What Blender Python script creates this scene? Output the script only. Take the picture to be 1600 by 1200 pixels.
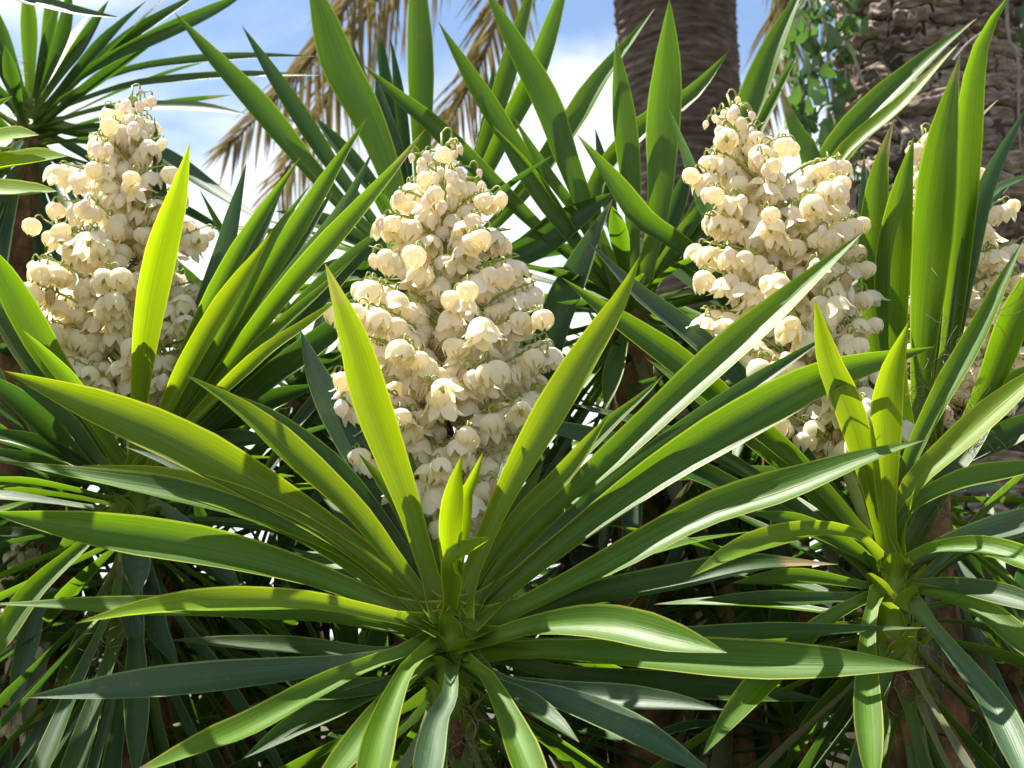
import bpy, math, random
from mathutils import Vector, Matrix, Euler, noise
R = math.radians
random.seed(7)
scene = bpy.context.scene
for o in list(bpy.data.objects): bpy.data.objects.remove(o)
col = scene.collection

# ------------------------------------------------------------------ camera, sky, sun, exposure
PITCH, CZ, LENS = R(10), 1.6, 50.0
cam_d = bpy.data.cameras.new('camera'); cam = bpy.data.objects.new('camera', cam_d); col.objects.link(cam)
cam.location = (0, 0, CZ); cam.rotation_euler = (math.pi/2 + PITCH, 0, 0)
cam_d.lens = LENS; cam_d.sensor_width = 36; cam_d.clip_start = .05; cam_d.clip_end = 5000
cam_d.dof.use_dof = True; cam_d.dof.focus_distance = 2.55; cam_d.dof.aperture_fstop = 5.6
scene.camera = cam
SUN_EL, SUN_AZ = 66.0, 152.0          # azimuth measured from +X towards +Y (90 = straight behind the plants)
world = bpy.data.worlds.new('World'); scene.world = world; world.use_nodes = True
nt = world.node_tree; N = nt.nodes; Lk = nt.links; N.clear()
wo = N.new('ShaderNodeOutputWorld'); bg = N.new('ShaderNodeBackground'); bg.inputs[1].default_value = .064
sky = N.new('ShaderNodeTexSky'); sky.sky_type = 'NISHITA'; sky.sun_disc = False
sky.sun_elevation = R(SUN_EL); sky.sun_rotation = R(90 - SUN_AZ); sky.altitude = 50; sky.air_density = 1.0; sky.dust_density = .6; sky.ozone_density = 1.6
tc = N.new('ShaderNodeTexCoord')
cn = N.new('ShaderNodeTexNoise'); cn.inputs['Scale'].default_value = 3.4; cn.inputs['Detail'].default_value = 7; cn.inputs['Roughness'].default_value = .52; cn.inputs['Distortion'].default_value = .25
mp = N.new('ShaderNodeMapping'); mp.inputs['Location'].default_value = (.35, .1, .0); mp.inputs['Scale'].default_value = (1, 1, 1.9)
sx = N.new('ShaderNodeSeparateXYZ')
mr = N.new('ShaderNodeMapRange'); mr.inputs[1].default_value = .02; mr.inputs[2].default_value = .55; mr.inputs[3].default_value = .30; mr.inputs[4].default_value = -.06
ad = N.new('ShaderNodeMath'); ad.operation = 'ADD'
cr = N.new('ShaderNodeMapRange'); cr.interpolation_type = 'SMOOTHSTEP'; cr.inputs[1].default_value = .44; cr.inputs[2].default_value = .68
mx = N.new('ShaderNodeMix'); mx.data_type = 'RGBA'; mx.inputs[7].default_value = (7.4, 7.6, 7.9, 1)
Lk.new(tc.outputs['Generated'], mp.inputs[0]); Lk.new(mp.outputs[0], cn.inputs['Vector'])
Lk.new(tc.outputs['Generated'], sx.inputs[0]); Lk.new(sx.outputs['Z'], mr.inputs[0])
Lk.new(cn.outputs['Fac'], ad.inputs[0]); Lk.new(mr.outputs[0], ad.inputs[1]); Lk.new(ad.outputs[0], cr.inputs[0])
Lk.new(cr.outputs[0], mx.inputs[0]); Lk.new(sky.outputs[0], mx.inputs[6]); Lk.new(mx.outputs[2], bg.inputs[0]); Lk.new(bg.outputs[0], wo.inputs[0])
sd = bpy.data.lights.new('sun', 'SUN'); sd.energy = 5.0; sd.angle = R(.53); sd.color = (1, .95, .86)
so = bpy.data.objects.new('sun', sd); col.objects.link(so)
sdir = Vector((math.cos(R(SUN_AZ))*math.cos(R(SUN_EL)), math.sin(R(SUN_AZ))*math.cos(R(SUN_EL)), math.sin(R(SUN_EL))))
so.rotation_euler = sdir.to_track_quat('Z', 'Y').to_euler()
vs = scene.view_settings; vs.view_transform = 'Standard'; vs.look = 'None'; vs.gamma = 1; vs.exposure = 1.62; vs.use_curve_mapping = False
scene.render.engine = 'CYCLES'
scene.cycles.max_bounces = 10; scene.cycles.transmission_bounces = 6; scene.cycles.diffuse_bounces = 8

# ------------------------------------------------------------------ helpers
FPX = 1600*LENS/36
CAMP = Vector((0, 0, CZ))
def at(px, py, Y):
    x = (px-800)/FPX; u = (600-py)/FPX
    wy = math.cos(PITCH) - math.sin(PITCH)*u; wz = math.sin(PITCH) + math.cos(PITCH)*u
    t = Y/wy
    return Vector((x*t, Y, CZ + wz*t))
def tag(o, label=None, cat=None, group=None, kind=None):
    for k, v in (('label', label), ('category', cat), ('group', group), ('kind', kind)):
        if v: o[k] = v
    return o
def empty(name, loc):
    e = bpy.data.objects.new(name, None); e.location = loc; e.empty_display_size = .05; col.objects.link(e); return e
def mesh(name, vs_, fs, mats, uvs=None, mi=None, smooth=True):
    me = bpy.data.meshes.new(name); me.from_pydata([tuple(v) for v in vs_], [], fs)
    for m in mats: me.materials.append(m)
    if uvs:
        l = me.uv_layers.new(name='UVMap')
        for i, lo in enumerate(me.loops): l.data[i].uv = uvs[lo.vertex_index]
    if mi: me.polygons.foreach_set('material_index', mi)
    me.polygons.foreach_set('use_smooth', [smooth]*len(fs)); me.update()
    return me
def link(name, me, parent=None, loc=None, rot=None, scale=None):
    o = bpy.data.objects.new(name, me); col.objects.link(o)
    if parent: o.parent = parent
    if loc is not None: o.location = loc
    if rot is not None: o.rotation_euler = rot
    if scale is not None: o.scale = (scale,)*3 if not hasattr(scale, '__len__') else scale
    return o
def spline(pts, n):
    """resample a Catmull-Rom curve through pts by arc length"""
    P = [pts[0]*2-pts[1]] + list(pts) + [pts[-1]*2-pts[-2]]
    den = []
    for i in range(1, len(P)-2):
        for k in range(12):
            t = k/12; a, b, c, d = P[i-1], P[i], P[i+1], P[i+2]
            den.append(.5*((2*b)+(c-a)*t+(2*a-5*b+4*c-d)*t*t+(3*b-a-3*c+d)*t**3))
    den.append(P[-2].copy())
    acc = [0]
    for i in range(1, len(den)): acc.append(acc[-1]+(den[i]-den[i-1]).length)
    out = []; j = 0
    for k in range(n+1):
        s = acc[-1]*k/n
        while j < len(acc)-2 and acc[j+1] < s: j += 1
        f = (s-acc[j])/max(1e-9, acc[j+1]-acc[j]); out.append(den[j].lerp(den[j+1], min(1, f)))
    return out, acc[-1]
def interp(tab, x):
    if x <= tab[0][0]: return tab[0][1]
    for (a, b), (c, d) in zip(tab, tab[1:]):
        if x <= c: return b+(d-b)*(x-a)/(c-a)
    return tab[-1][1]
class MB:
    def __init__(s): s.v = []; s.f = []; s.m = []; s.uv = []
    def tube(s, pts, rad, n=6, mi=0):
        b0 = len(s.v); prev = None; L = 0
        for i, p in enumerate(pts):
            t = (pts[min(i+1, len(pts)-1)]-pts[max(i-1, 0)]).normalized()
            a = t.cross(Vector((0, 0, 1)) if abs(t.z) < .9 else Vector((1, 0, 0))).normalized() if prev is None else (prev-t*prev.dot(t)).normalized()
            prev = a; b = t.cross(a); r = rad[i] if hasattr(rad, '__len__') else rad
            if i: L += (p-pts[i-1]).length
            for k in range(n):
                q = 2*math.pi*k/n; s.v.append(p+(a*math.cos(q)+b*math.sin(q))*r); s.uv.append((k/n, L))
        for i in range(len(pts)-1):
            for k in range(n):
                s.f.append((b0+i*n+k, b0+i*n+(k+1) % n, b0+(i+1)*n+(k+1) % n, b0+(i+1)*n+k)); s.m.append(mi)
        s.f.append(tuple(b0+(len(pts)-1)*n+k for k in range(n))); s.m.append(mi)
    def grid(s, rows, mi=0, uvf=None):
        b0 = len(s.v); n = len(rows[0])
        for i, r in enumerate(rows):
            for j, p in enumerate(r): s.v.append(p); s.uv.append(uvf(i, j) if uvf else (j/(n-1), i/(len(rows)-1)))
        for i in range(len(rows)-1):
            for j in range(n-1):
                s.f.append((b0+i*n+j, b0+i*n+j+1, b0+(i+1)*n+j+1, b0+(i+1)*n+j)); s.m.append(mi)
    def mesh(s, name, mats, smooth=True): return mesh(name, s.v, s.f, mats, s.uv, s.m, smooth)

# ------------------------------------------------------------------ materials
def mat(name):
    m = bpy.data.materials.new(name); m.use_nodes = True; m.node_tree.nodes.clear()
    return m, m.node_tree.nodes, m.node_tree.links
def ramp(n, stops):
    r = n.new('ShaderNodeValToRGB'); e = r.color_ramp.elements
    while len(e) < len(stops): e.new(.5)
    for x, (p, c) in zip(e, stops): x.position = p; x.color = (*c, 1)
    return r
def mathn(n, l, op, a, b=None, c=None):
    m = n.new('ShaderNodeMath'); m.operation = op
    for i, x in enumerate((a, b, c)):
        if x is None: continue
        if isinstance(x, (int, float)): m.inputs[i].default_value = x
        else: l.new(x, m.inputs[i])
    return m.outputs[0]
def mixc(n, l, f, a, b, mode='MIX'):
    m = n.new('ShaderNodeMix'); m.data_type = 'RGBA'; m.blend_type = mode
    for i, x in ((0, f), (6, a), (7, b)):
        if isinstance(x, (int, float)): m.inputs[i].default_value = x
        elif isinstance(x, tuple): m.inputs[i].default_value = (*x, 1)
        else: l.new(x, m.inputs[i])
    return m.outputs[2]
def leaf_mat(name, c_lo, c_hi, trans, tfac, edge, rough=.42, dust=.1):
    m, n, l = mat(name)
    out = n.new('ShaderNodeOutputMaterial'); uv = n.new('ShaderNodeUVMap'); sp = n.new('ShaderNodeSeparateXYZ'); l.new(uv.outputs[0], sp.inputs[0])
    oi = n.new('ShaderNodeObjectInfo')
    cmb = n.new('ShaderNodeCombineXYZ'); l.new(mathn(n, l, 'MULTIPLY', sp.outputs[0], 34), cmb.inputs[0]); l.new(mathn(n, l, 'MULTIPLY', sp.outputs[1], 1.6), cmb.inputs[1]); l.new(mathn(n, l, 'MULTIPLY', oi.outputs['Random'], 57), cmb.inputs[2])
    st = n.new('ShaderNodeTexNoise'); st.inputs['Scale'].default_value = 1; st.inputs['Detail'].default_value = 3; l.new(cmb.outputs[0], st.inputs['Vector'])
    geo = n.new('ShaderNodeNewGeometry')
    bl = n.new('ShaderNodeTexNoise'); bl.inputs['Scale'].default_value = 9; bl.inputs['Detail'].default_value = 5; l.new(geo.outputs['Position'], bl.inputs['Vector'])
    sr = n.new('ShaderNodeMapRange'); sr.inputs[1].default_value = .36; sr.inputs[2].default_value = .66; l.new(st.outputs['Fac'], sr.inputs[0])
    f = mathn(n, l, 'ADD', mathn(n, l, 'MULTIPLY', sr.outputs[0], .62), mathn(n, l, 'MULTIPLY', oi.outputs['Random'], .35))
    f = mathn(n, l, 'ADD', f, mathn(n, l, 'MULTIPLY', bl.outputs['Fac'], .3)); 
    cr_ = ramp(n, [(.2, c_lo), (1.0, c_hi)]); l.new(f, cr_.inputs[0])
    c = cr_.outputs[0]
    # paler leaf base, where the blade is thick and yellowish
    bs = n.new('ShaderNodeMapRange'); bs.inputs[1].default_value = .0; bs.inputs[2].default_value = .3; bs.inputs[3].default_value = .6; bs.inputs[4].default_value = 0; l.new(sp.outputs[1], bs.inputs[0])
    c = mixc(n, l, bs.outputs[0], c, (.17, .26, .02))
    # scuffs and dry specks
    sk = n.new('ShaderNodeTexNoise'); sk.inputs['Scale'].default_value = 60; sk.inputs['Detail'].default_value = 4; l.new(geo.outputs['Position'], sk.inputs['Vector'])
    sm = n.new('ShaderNodeMapRange'); sm.inputs[1].default_value = .62; sm.inputs[2].default_value = .74; l.new(sk.outputs['Fac'], sm.inputs[0])
    c = mixc(n, l, mathn(n, l, 'MULTIPLY', sm.outputs[0], dust*1.6), c, (.25, .24, .15))
    ds = n.new('ShaderNodeTexNoise'); ds.inputs['Scale'].default_value = 4; ds.inputs['Detail'].default_value = 6; l.new(geo.outputs['Position'], ds.inputs['Vector'])
    dm = n.new('ShaderNodeMapRange'); dm.inputs[1].default_value = .45; dm.inputs[2].default_value = .75; l.new(ds.outputs['Fac'], dm.inputs[0])
    c = mixc(n, l, mathn(n, l, 'MULTIPLY', dm.outputs[0], dust), c, (.30, .32, .24))
    # pale margin and brown tip spine
    eg = mathn(n, l, 'GREATER_THAN', mathn(n, l, 'ABSOLUTE', mathn(n, l, 'SUBTRACT', sp.outputs[0], .5)), .458)
    c = mixc(n, l, mathn(n, l, 'MULTIPLY', eg, .8), c, edge)
    tn = n.new('ShaderNodeMapRange'); tn.inputs[1].default_value = .972; tn.inputs[2].default_value = .99; l.new(mathn(n, l, 'ADD', sp.outputs[1], mathn(n, l, 'MULTIPLY', mathn(n, l, 'SUBTRACT', bl.outputs['Fac'], .5), .03)), tn.inputs[0])
    c = mixc(n, l, tn.outputs[0], c, (.10, .055, .02))
    # some blades have a longer dried end, ragged along the fibres
    dl = mathn(n, l, 'MULTIPLY', mathn(n, l, 'POWER', mathn(n, l, 'FRACT', mathn(n, l, 'MULTIPLY', oi.outputs['Random'], 7.31)), 6), .16)
    dd = mathn(n, l, 'SUBTRACT', mathn(n, l, 'ADD', mathn(n, l, 'ADD', sp.outputs[1], dl), mathn(n, l, 'MULTIPLY', mathn(n, l, 'SUBTRACT', st.outputs['Fac'], .5), .09)), 1.0)
    dt_ = n.new('ShaderNodeMapRange'); dt_.inputs[1].default_value = .0; dt_.inputs[2].default_value = .02; l.new(dd, dt_.inputs[0])
    c = mixc(n, l, dt_.outputs[0], c, (.24, .17, .08))
    p = n.new('ShaderNodeBsdfPrincipled'); l.new(c, p.inputs['Base Color']); 
    rr = mathn(n, l, 'ADD', rough-.08, mathn(n, l, 'MULTIPLY', ds.outputs['Fac'], .2)); l.new(rr, p.inputs['Roughness']); p.inputs['Specular IOR Level'].default_value = .36
    bp = n.new('ShaderNodeBump'); bp.inputs['Strength'].default_value = .4; bp.inputs['Distance'].default_value = .002; l.new(st.outputs['Fac'], bp.inputs['Height']); l.new(bp.outputs[0], p.inputs['Normal'])
    t = n.new('ShaderNodeBsdfTranslucent'); tcol = mixc(n, l, .55, c, trans); l.new(tcol, t.inputs[0])
    ms = n.new('ShaderNodeMixShader'); 
    # the blade is thickest along its middle and towards its base: less light comes through there
    th = n.new('ShaderNodeMapRange'); th.interpolation_type = 'SMOOTHSTEP'; th.inputs[1].default_value = .0; th.inputs[2].default_value = .42; th.inputs[3].default_value = .62*tfac; th.inputs[4].default_value = 1.12*tfac
    l.new(mathn(n, l, 'ABSOLUTE', mathn(n, l, 'SUBTRACT', sp.outputs[0], .5)), th.inputs[0])
    tb = n.new('ShaderNodeMapRange'); tb.inputs[1].default_value = .0; tb.inputs[2].default_value = .45; tb.inputs[3].default_value = .6; tb.inputs[4].default_value = 1; l.new(sp.outputs[1], tb.inputs[0])
    l.new(mathn(n, l, 'MULTIPLY', th.outputs[0], tb.outputs[0]), ms.inputs[0]); l.new(p.outputs[0], ms.inputs[1]); l.new(t.outputs[0], ms.inputs[2]); l.new(ms.outputs[0], out.inputs[0])
    return m
M = {}
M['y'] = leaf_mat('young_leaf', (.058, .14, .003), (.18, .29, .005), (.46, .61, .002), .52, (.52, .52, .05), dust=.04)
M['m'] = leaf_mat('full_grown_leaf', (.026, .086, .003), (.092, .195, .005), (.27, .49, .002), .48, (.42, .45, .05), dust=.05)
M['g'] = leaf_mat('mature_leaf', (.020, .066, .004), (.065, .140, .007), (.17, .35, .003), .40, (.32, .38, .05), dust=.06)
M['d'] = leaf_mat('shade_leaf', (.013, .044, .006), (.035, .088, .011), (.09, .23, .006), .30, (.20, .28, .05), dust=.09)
M['b'] = leaf_mat('glaucous_leaf', (.022, .060, .025), (.055, .11, .046), (.08, .21, .016), .26, (.20, .28, .09), rough=.42, dust=.14)
M['o'] = leaf_mat('old_leaf', (.06, .07, .035), (.14, .14, .07), (.2, .2, .05), .2, (.25, .22, .1), rough=.55, dust=.5)

def simple(name, stops, scale, rough=.8, bump=.0, dist=.01, stretch=(1, 1, 1), detail=8, tr=None, spec=.3):
    m, n, l = mat(name); out = n.new('ShaderNodeOutputMaterial'); tcn = n.new('ShaderNodeTexCoord'); mpn = n.new('ShaderNodeMapping'); mpn.inputs['Scale'].default_value = stretch
    l.new(tcn.outputs['Object'], mpn.inputs[0]); t = n.new('ShaderNodeTexNoise'); t.inputs['Scale'].default_value = scale; t.inputs['Detail'].default_value = detail; t.inputs['Roughness'].default_value = .62
    l.new(mpn.outputs[0], t.inputs['Vector']); oi = n.new('ShaderNodeObjectInfo')
    f = mathn(n, l, 'ADD', t.outputs['Fac'], mathn(n, l, 'MULTIPLY', mathn(n, l, 'SUBTRACT', oi.outputs['Random'], .5), .18))
    r = ramp(n, stops); l.new(f, r.inputs[0])
    p = n.new('ShaderNodeBsdfPrincipled'); l.new(r.outputs[0], p.inputs['Base Color']); p.inputs['Roughness'].default_value = rough; p.inputs['Specular IOR Level'].default_value = spec
    if bump:
        b = n.new('ShaderNodeBump'); b.inputs['Strength'].default_value = bump; b.inputs['Distance'].default_value = dist; l.new(t.outputs['Fac'], b.inputs['Height']); l.new(b.outputs[0], p.inputs['Normal'])
    if tr:
        tl = n.new('ShaderNodeBsdfTranslucent'); tl.inputs[0].default_value = (*tr[0], 1); ms = n.new('ShaderNodeMixShader'); ms.inputs[0].default_value = tr[1]
        l.new(p.outputs[0], ms.inputs[1]); l.new(tl.outputs[0], ms.inputs[2]); l.new(ms.outputs[0], out.inputs[0])
    else: l.new(p.outputs[0], out.inputs[0])
    return m
M['bark'] = simple('palm_bark', [(.25, (.06, .045, .034)), (.48, (.24, .185, .14)), (.70, (.55, .45, .36))], 17, .92, 1.0, .035, (1, 1, 3.2), 12)
M['bark_dark'] = simple('palm_bark_crevice', [(.3, (.025, .018, .013)), (.7, (.08, .058, .042))], 14, .95, .6, .02)
M['ring'] = simple('ringed_palm_bark', [(.28, (.045, .034, .027)), (.5, (.14, .105, .08)), (.75, (.30, .235, .18))], 9, .9, .9, .02, (1, 1, 5))
M['stem'] = simple('yucca_stem', [(.3, (.06, .035, .018)), (.55, (.20, .11, .05)), (.75, (.38, .23, .11))], 22, .9, .8, .01)
M['stalk'] = simple('flower_stalk', [(.3, (.22, .27, .05)), (.7, (.36, .40, .10))], 20, .5, .1)
M['bract'] = simple('dry_bract', [(.3, (.20, .10, .045)), (.7, (.42, .25, .13))], 40, .8, .2, tr=((.4, .22, .1), .25))
M['fibre'] = simple('dry_fibre', [(.3, (.14, .09, .05)), (.7, (.34, .25, .16))], 60, .85)
M['vine'] = simple('vine_stem', [(.3, (.13, .11, .09)), (.7, (.30, .26, .22))], 40, .85, .4)
M['ivy'] = simple('ivy_leaf', [(.3, (.03, .075, .02)), (.7, (.075, .15, .035))], 30, .4, .2, tr=((.15, .32, .04), .3), spec=.5)
M['frond'] = simple('dry_frond', [(.3, (.10, .075, .03)), (.5, (.22, .17, .075)), (.72, (.34, .27, .14))], 6, .7, .1, tr=((.34, .27, .10), .3))
M['soil'] = simple('soil', [(.3, (.02, .022, .010)), (.55, (.05, .048, .025)), (.75, (.11, .09, .055))], 5, .95, .6, .05, detail=12)
def petal_mat(name, c0, c1, tcol, tf):
    m, n, l = mat(name); out = n.new('ShaderNodeOutputMaterial'); uv = n.new('ShaderNodeUVMap'); sp = n.new('ShaderNodeSeparateXYZ'); l.new(uv.outputs[0], sp.inputs[0]); oi = n.new('ShaderNodeObjectInfo')
    cmb = n.new('ShaderNodeCombineXYZ'); l.new(mathn(n, l, 'MULTIPLY', sp.outputs[0], 14), cmb.inputs[0]); l.new(mathn(n, l, 'MULTIPLY', sp.outputs[1], 1.5), cmb.inputs[1]); l.new(mathn(n, l, 'MULTIPLY', oi.outputs['Random'], 91), cmb.inputs[2])
    t = n.new('ShaderNodeTexNoise'); t.inputs['Scale'].default_value = 1; t.inputs['Detail'].default_value = 3; l.new(cmb.outputs[0], t.inputs['Vector'])
    f = mathn(n, l, 'ADD', mathn(n, l, 'MULTIPLY', t.outputs['Fac'], .8), mathn(n, l, 'MULTIPLY', oi.outputs['Random'], .3))
    r = ramp(n, [(.2, c0), (.75, c1)]); l.new(f, r.inputs[0])
    p = n.new('ShaderNodeBsdfPrincipled'); l.new(r.outputs[0], p.inputs['Base Color']); p.inputs['Roughness'].default_value = .45; p.inputs['Specular IOR Level'].default_value = .35
    b = n.new('ShaderNodeBump'); b.inputs['Strength'].default_value = .3; b.inputs['Distance'].default_value = .0015; l.new(t.outputs['Fac'], b.inputs['Height']); l.new(b.outputs[0], p.inputs['Normal'])
    tl = n.new('ShaderNodeBsdfTranslucent'); tl.inputs[0].default_value = (*tcol, 1); ms = n.new('ShaderNodeMixShader'); ms.inputs[0].default_value = tf
    l.new(p.outputs[0], ms.inputs[1]); l.new(tl.outputs[0], ms.inputs[2]); l.new(ms.outputs[0], out.inputs[0])
    return m
M['petal'] = petal_mat('cream_petal', (.93, .86, .65), (.97, .94, .84), (.99, .88, .58), .52)
M['wilted'] = petal_mat('wilted_petal', (.40, .26, .12), (.66, .50, .28), (.6, .42, .2), .35)
M['bud'] = petal_mat('blush_bud', (.84, .74, .62), (.92, .86, .79), (.95, .82, .64), .40)

# ------------------------------------------------------------------ leaves
WPROF = [(0, 1.15), (.05, .74), (.12, .5), (.25, .58), (.42, .82), (.58, 1), (.70, .96), (.82, .70), (.92, .34), (.97, .13), (1, .012)]
ACROSS = (-1, -.82, -.45, 0, .45, .82, 1)
def leaf_mesh(spts, length, width, hint, matk, fold, roll0, twist, seed, wav=.0):
    """spts run base -> tip"""
    n = len(spts)-1; rows = []; uvr = []; rng = random.Random(seed)
    ph = rng.uniform(0, 6); asym = rng.uniform(-.12, .12)
    for i, p in enumerate(spts):
        v = i/n; t = (spts[min(i+1, n)]-spts[max(i-1, 0)]).normalized()
        h = hint(v) if callable(hint) else hint
        nn = (h-t*h.dot(t)); nn = nn.normalized() if nn.length > 1e-4 else t.orthogonal().normalized()
        nn = Matrix.Rotation(R(roll0+twist*v*v), 3, t) @ nn
        sd_ = t.cross(nn); hw = width*.5*interp(WPROF, v); fo = fold*(1.5-.9*v) if v < .6 else fold*(.96-.3*(v-.6))
        row = []
        for u in ACROSS:
            q = abs(u)**1.25
            wv = wav*math.sin(v*17+ph+(2 if u > 0 else 0))*hw*abs(u)*math.sin(math.pi*v)
            row.append(p+sd_*(u*hw*math.cos(fo*.6*abs(u))+asym*hw*.1)+nn*(q*hw*fo+wv))
        rows.append(row)
    mb = MB(); k = len(ACROSS)
    mb.grid(rows, 0, lambda i, j: (ACROSS[j]*.5+.5, i/n))
    return mb.mesh('leaf', [M[matk]])
LEAFN = [0]
def add_leaf(plant, pts, width, matk, hint=None, fold=.48, roll=0, twist=0, n=16):
    """pts: world points tip -> base"""
    LEAFN[0] += 1; rng = random.Random(LEAFN[0]*13+5)
    sp, ln = spline(list(reversed(pts)), n)
    mid = sp[n//2]
    if hint is None:
        vd = (CAMP-mid).normalized(); hint = vd*.80+Vector((0, 0, .55))
    me = leaf_mesh([p-plant.location for p in sp], ln, width, hint, matk, fold*rng.uniform(.75, 1.25), roll+rng.uniform(-9, 9), twist+rng.uniform(-32, 32), LEAFN[0], rng.uniform(.0, .09))
    return link('leaf', me, plant)
def traced(plant, crown, Yc, data):
    """each leaf: 'x,y x,y ...' tip first, visible width px, tip depth offset, material, [roll]"""
    cb = at(*crown, Yc)
    for d in data:
        s, w, dt, mk = d[:4]; mk = 'm' if mk == 'g' and Yc < 2.95 else mk; roll = d[4] if len(d) > 4 else 0
        P = [tuple(float(c) for c in q.split(',')) for q in s.split()]
        P2 = P+[crown]
        ln = [0]
        for a, b in zip(P2, P2[1:]): ln.append(ln[-1]+math.hypot(a[0]-b[0], a[1]-b[1]))
        pts = []
        for (x, y), q in zip(P, ln):
            v = 1-q/ln[-1]
            pts.append(at(x, y, Yc+dt*(v**1.25)))
        # leaf bases sit in a spiral round the short stem top: upright ones high, drooping ones low
        dr = Vector((P[-1][0]-crown[0], 0, crown[1]-P[-1][1])); a = math.atan2(dr.z, abs(dr.x)+1e-3)
        base = cb+Vector((.02*(1 if dr.x > 0 else -1)*math.cos(a), .012 if dt > 0 else -.018, .035*math.sin(a)-.01))
        pts.append(base)
        Ym = Yc+dt*.5
        vis = .88
        add_leaf(plant, pts, w/FPX*Ym/vis*1.04, mk, roll=roll)
def rosette(plant, c, n, az=(0, 360), el=(-20, 70), L=(.5, .8), w=(.04, .055), mats='ggd', droop=(.05, .25), seed=1, segs=12, fold=.4, spread=.10):
    rng = random.Random(seed)
    for i in range(n):
        a = R(az[0]+(az[1]-az[0])*((i*.618034+rng.uniform(-.04, .04)) % 1)); e = R(el[0]+(el[1]-el[0])*((i+.5)/n)+rng.uniform(-6, 6))
        hz = Vector((math.cos(a), math.sin(a), 0)); d = hz*math.cos(e)+Vector((0, 0, math.sin(e)))
        l = rng.uniform(*L)*(1-.38*max(0, -math.sin(a))*(1 if e > R(-38) else 0)); dp = rng.uniform(*droop)*max(.15, math.cos(e)); b = c+Vector((0, 0, spread*((i+.5)/n-.8)))+hz*.022
        sw = hz.cross(Vector((0, 0, 1)))*rng.uniform(-.05, .05)
        pts = [b+(d*t+Vector((0, 0, -dp*t*t))+sw*t*t)*l for t in (1, .75, .5, .25, 0)]
        hint = Vector((0, 0, 1))*max(.15, math.cos(e))-hz*math.sin(e)
        add_leaf(plant, pts, rng.uniform(*w), rng.choice(mats), hint=hint, fold=fold, roll=rng.uniform(-25, 25), n=segs)
def stem(plant, c, foot=None, r=(.045, .075), seed=0):
    """scarred woody stem from the crown down to the ground, plant origin at its foot"""
    rng = random.Random(seed); base = plant.location; mb = MB(); nz = 46; na = 18; rows = []
    top = c-base
    for i in range(nz+1):
        f = i/nz; p = Vector((0, 0, 0)).lerp(top, f)+Vector((math.sin(f*3)*.03*(1-f), 0, 0)); rr = r[1]+(r[0]-r[1])*f
        row = []
        for k in range(na+1):
            q = 2*math.pi*(k % na)/na; b = noise.noise(Vector((math.cos(q)*2, math.sin(q)*2, f*26+seed)))*.14+.10*((f*nz*.5+k*.37) % 1)
            row.append(p+Vector((math.cos(q), math.sin(q), 0))*rr*(1+b)*(1.0 if i < nz else .5))
        rows.append(row)
    mb.grid(rows); return link('stem', mb.mesh('stem', [M['stem']]), plant)
def leaf_bases(pl, c, n, seed, r=.036, mk='g', z0=-.13, z1=.01):
    """broad clasping leaf bases overlapping round the stem top"""
    rng = random.Random(seed)
    for i in range(n):
        a0 = i*2.39996; f = i/(n-1); zb = z0+(z1-z0)*f-.03; h = rng.uniform(.06, .085); rows = []
        for k in range(7):
            v = k/6; row = []
            for j in range(7):
                u = -1+j/3; wa = 1.2*interp([(0, 1), (.4, .75), (.75, .42), (1, .12)], v); rr = r*(1.0-.25*f)+.008*v+.05*max(0, v-.55)-.005*abs(u)+.003*rng.random()
                a = a0+u*wa; row.append(c-pl.location+Vector((math.cos(a)*rr, math.sin(a)*rr, zb+h*(v-.25*max(0, v-.6)))))
            rows.append(row)
        mb = MB(); mb.grid(rows, 0, lambda i, j: (j/6, .0+i*.02)); link('leaf_base', mb.mesh('leaf_base', [M[mk]]), pl)
def plant(label, crown, Yc, group=None, lean=(0, 0), name='yucca_plant'):
    c = at(*crown, Yc); e = empty(name, (c.x+lean[0], c.y+lean[1], 0)); tag(e, label, 'yucca', group); return e, c
def fibres(pl, centre, n, rad, seed, size=.05):
    rng = random.Random(seed); mb = MB()
    for i in range(n):
        p = centre+Vector((rng.uniform(-1, 1)*rad[0], rng.uniform(-1, 1)*rad[1], rng.uniform(-1, 1)*rad[2]))-pl.location
        d = Vector((rng.uniform(-1, 1), rng.uniform(-.6, .6), rng.uniform(-1, .7))).normalized(); ax = Vector((rng.uniform(-1, 1), rng.uniform(-1, 1), rng.uniform(-1, 1))).normalized()
        pts = [p]; k = rng.uniform(8, 48)
        for s in range(13):
            pts.append(pts[-1]+d*size/11*rng.uniform(.8, 1.6)); d = (Matrix.Rotation(R(k), 3, ax) @ d)
        mb.tube(pts, .0006, 3)
    o = link('curled_fibres', mb.mesh('curled_fibres', [M['fibre']]), pl); o['kind'] = 'stuff'; return o

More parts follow.
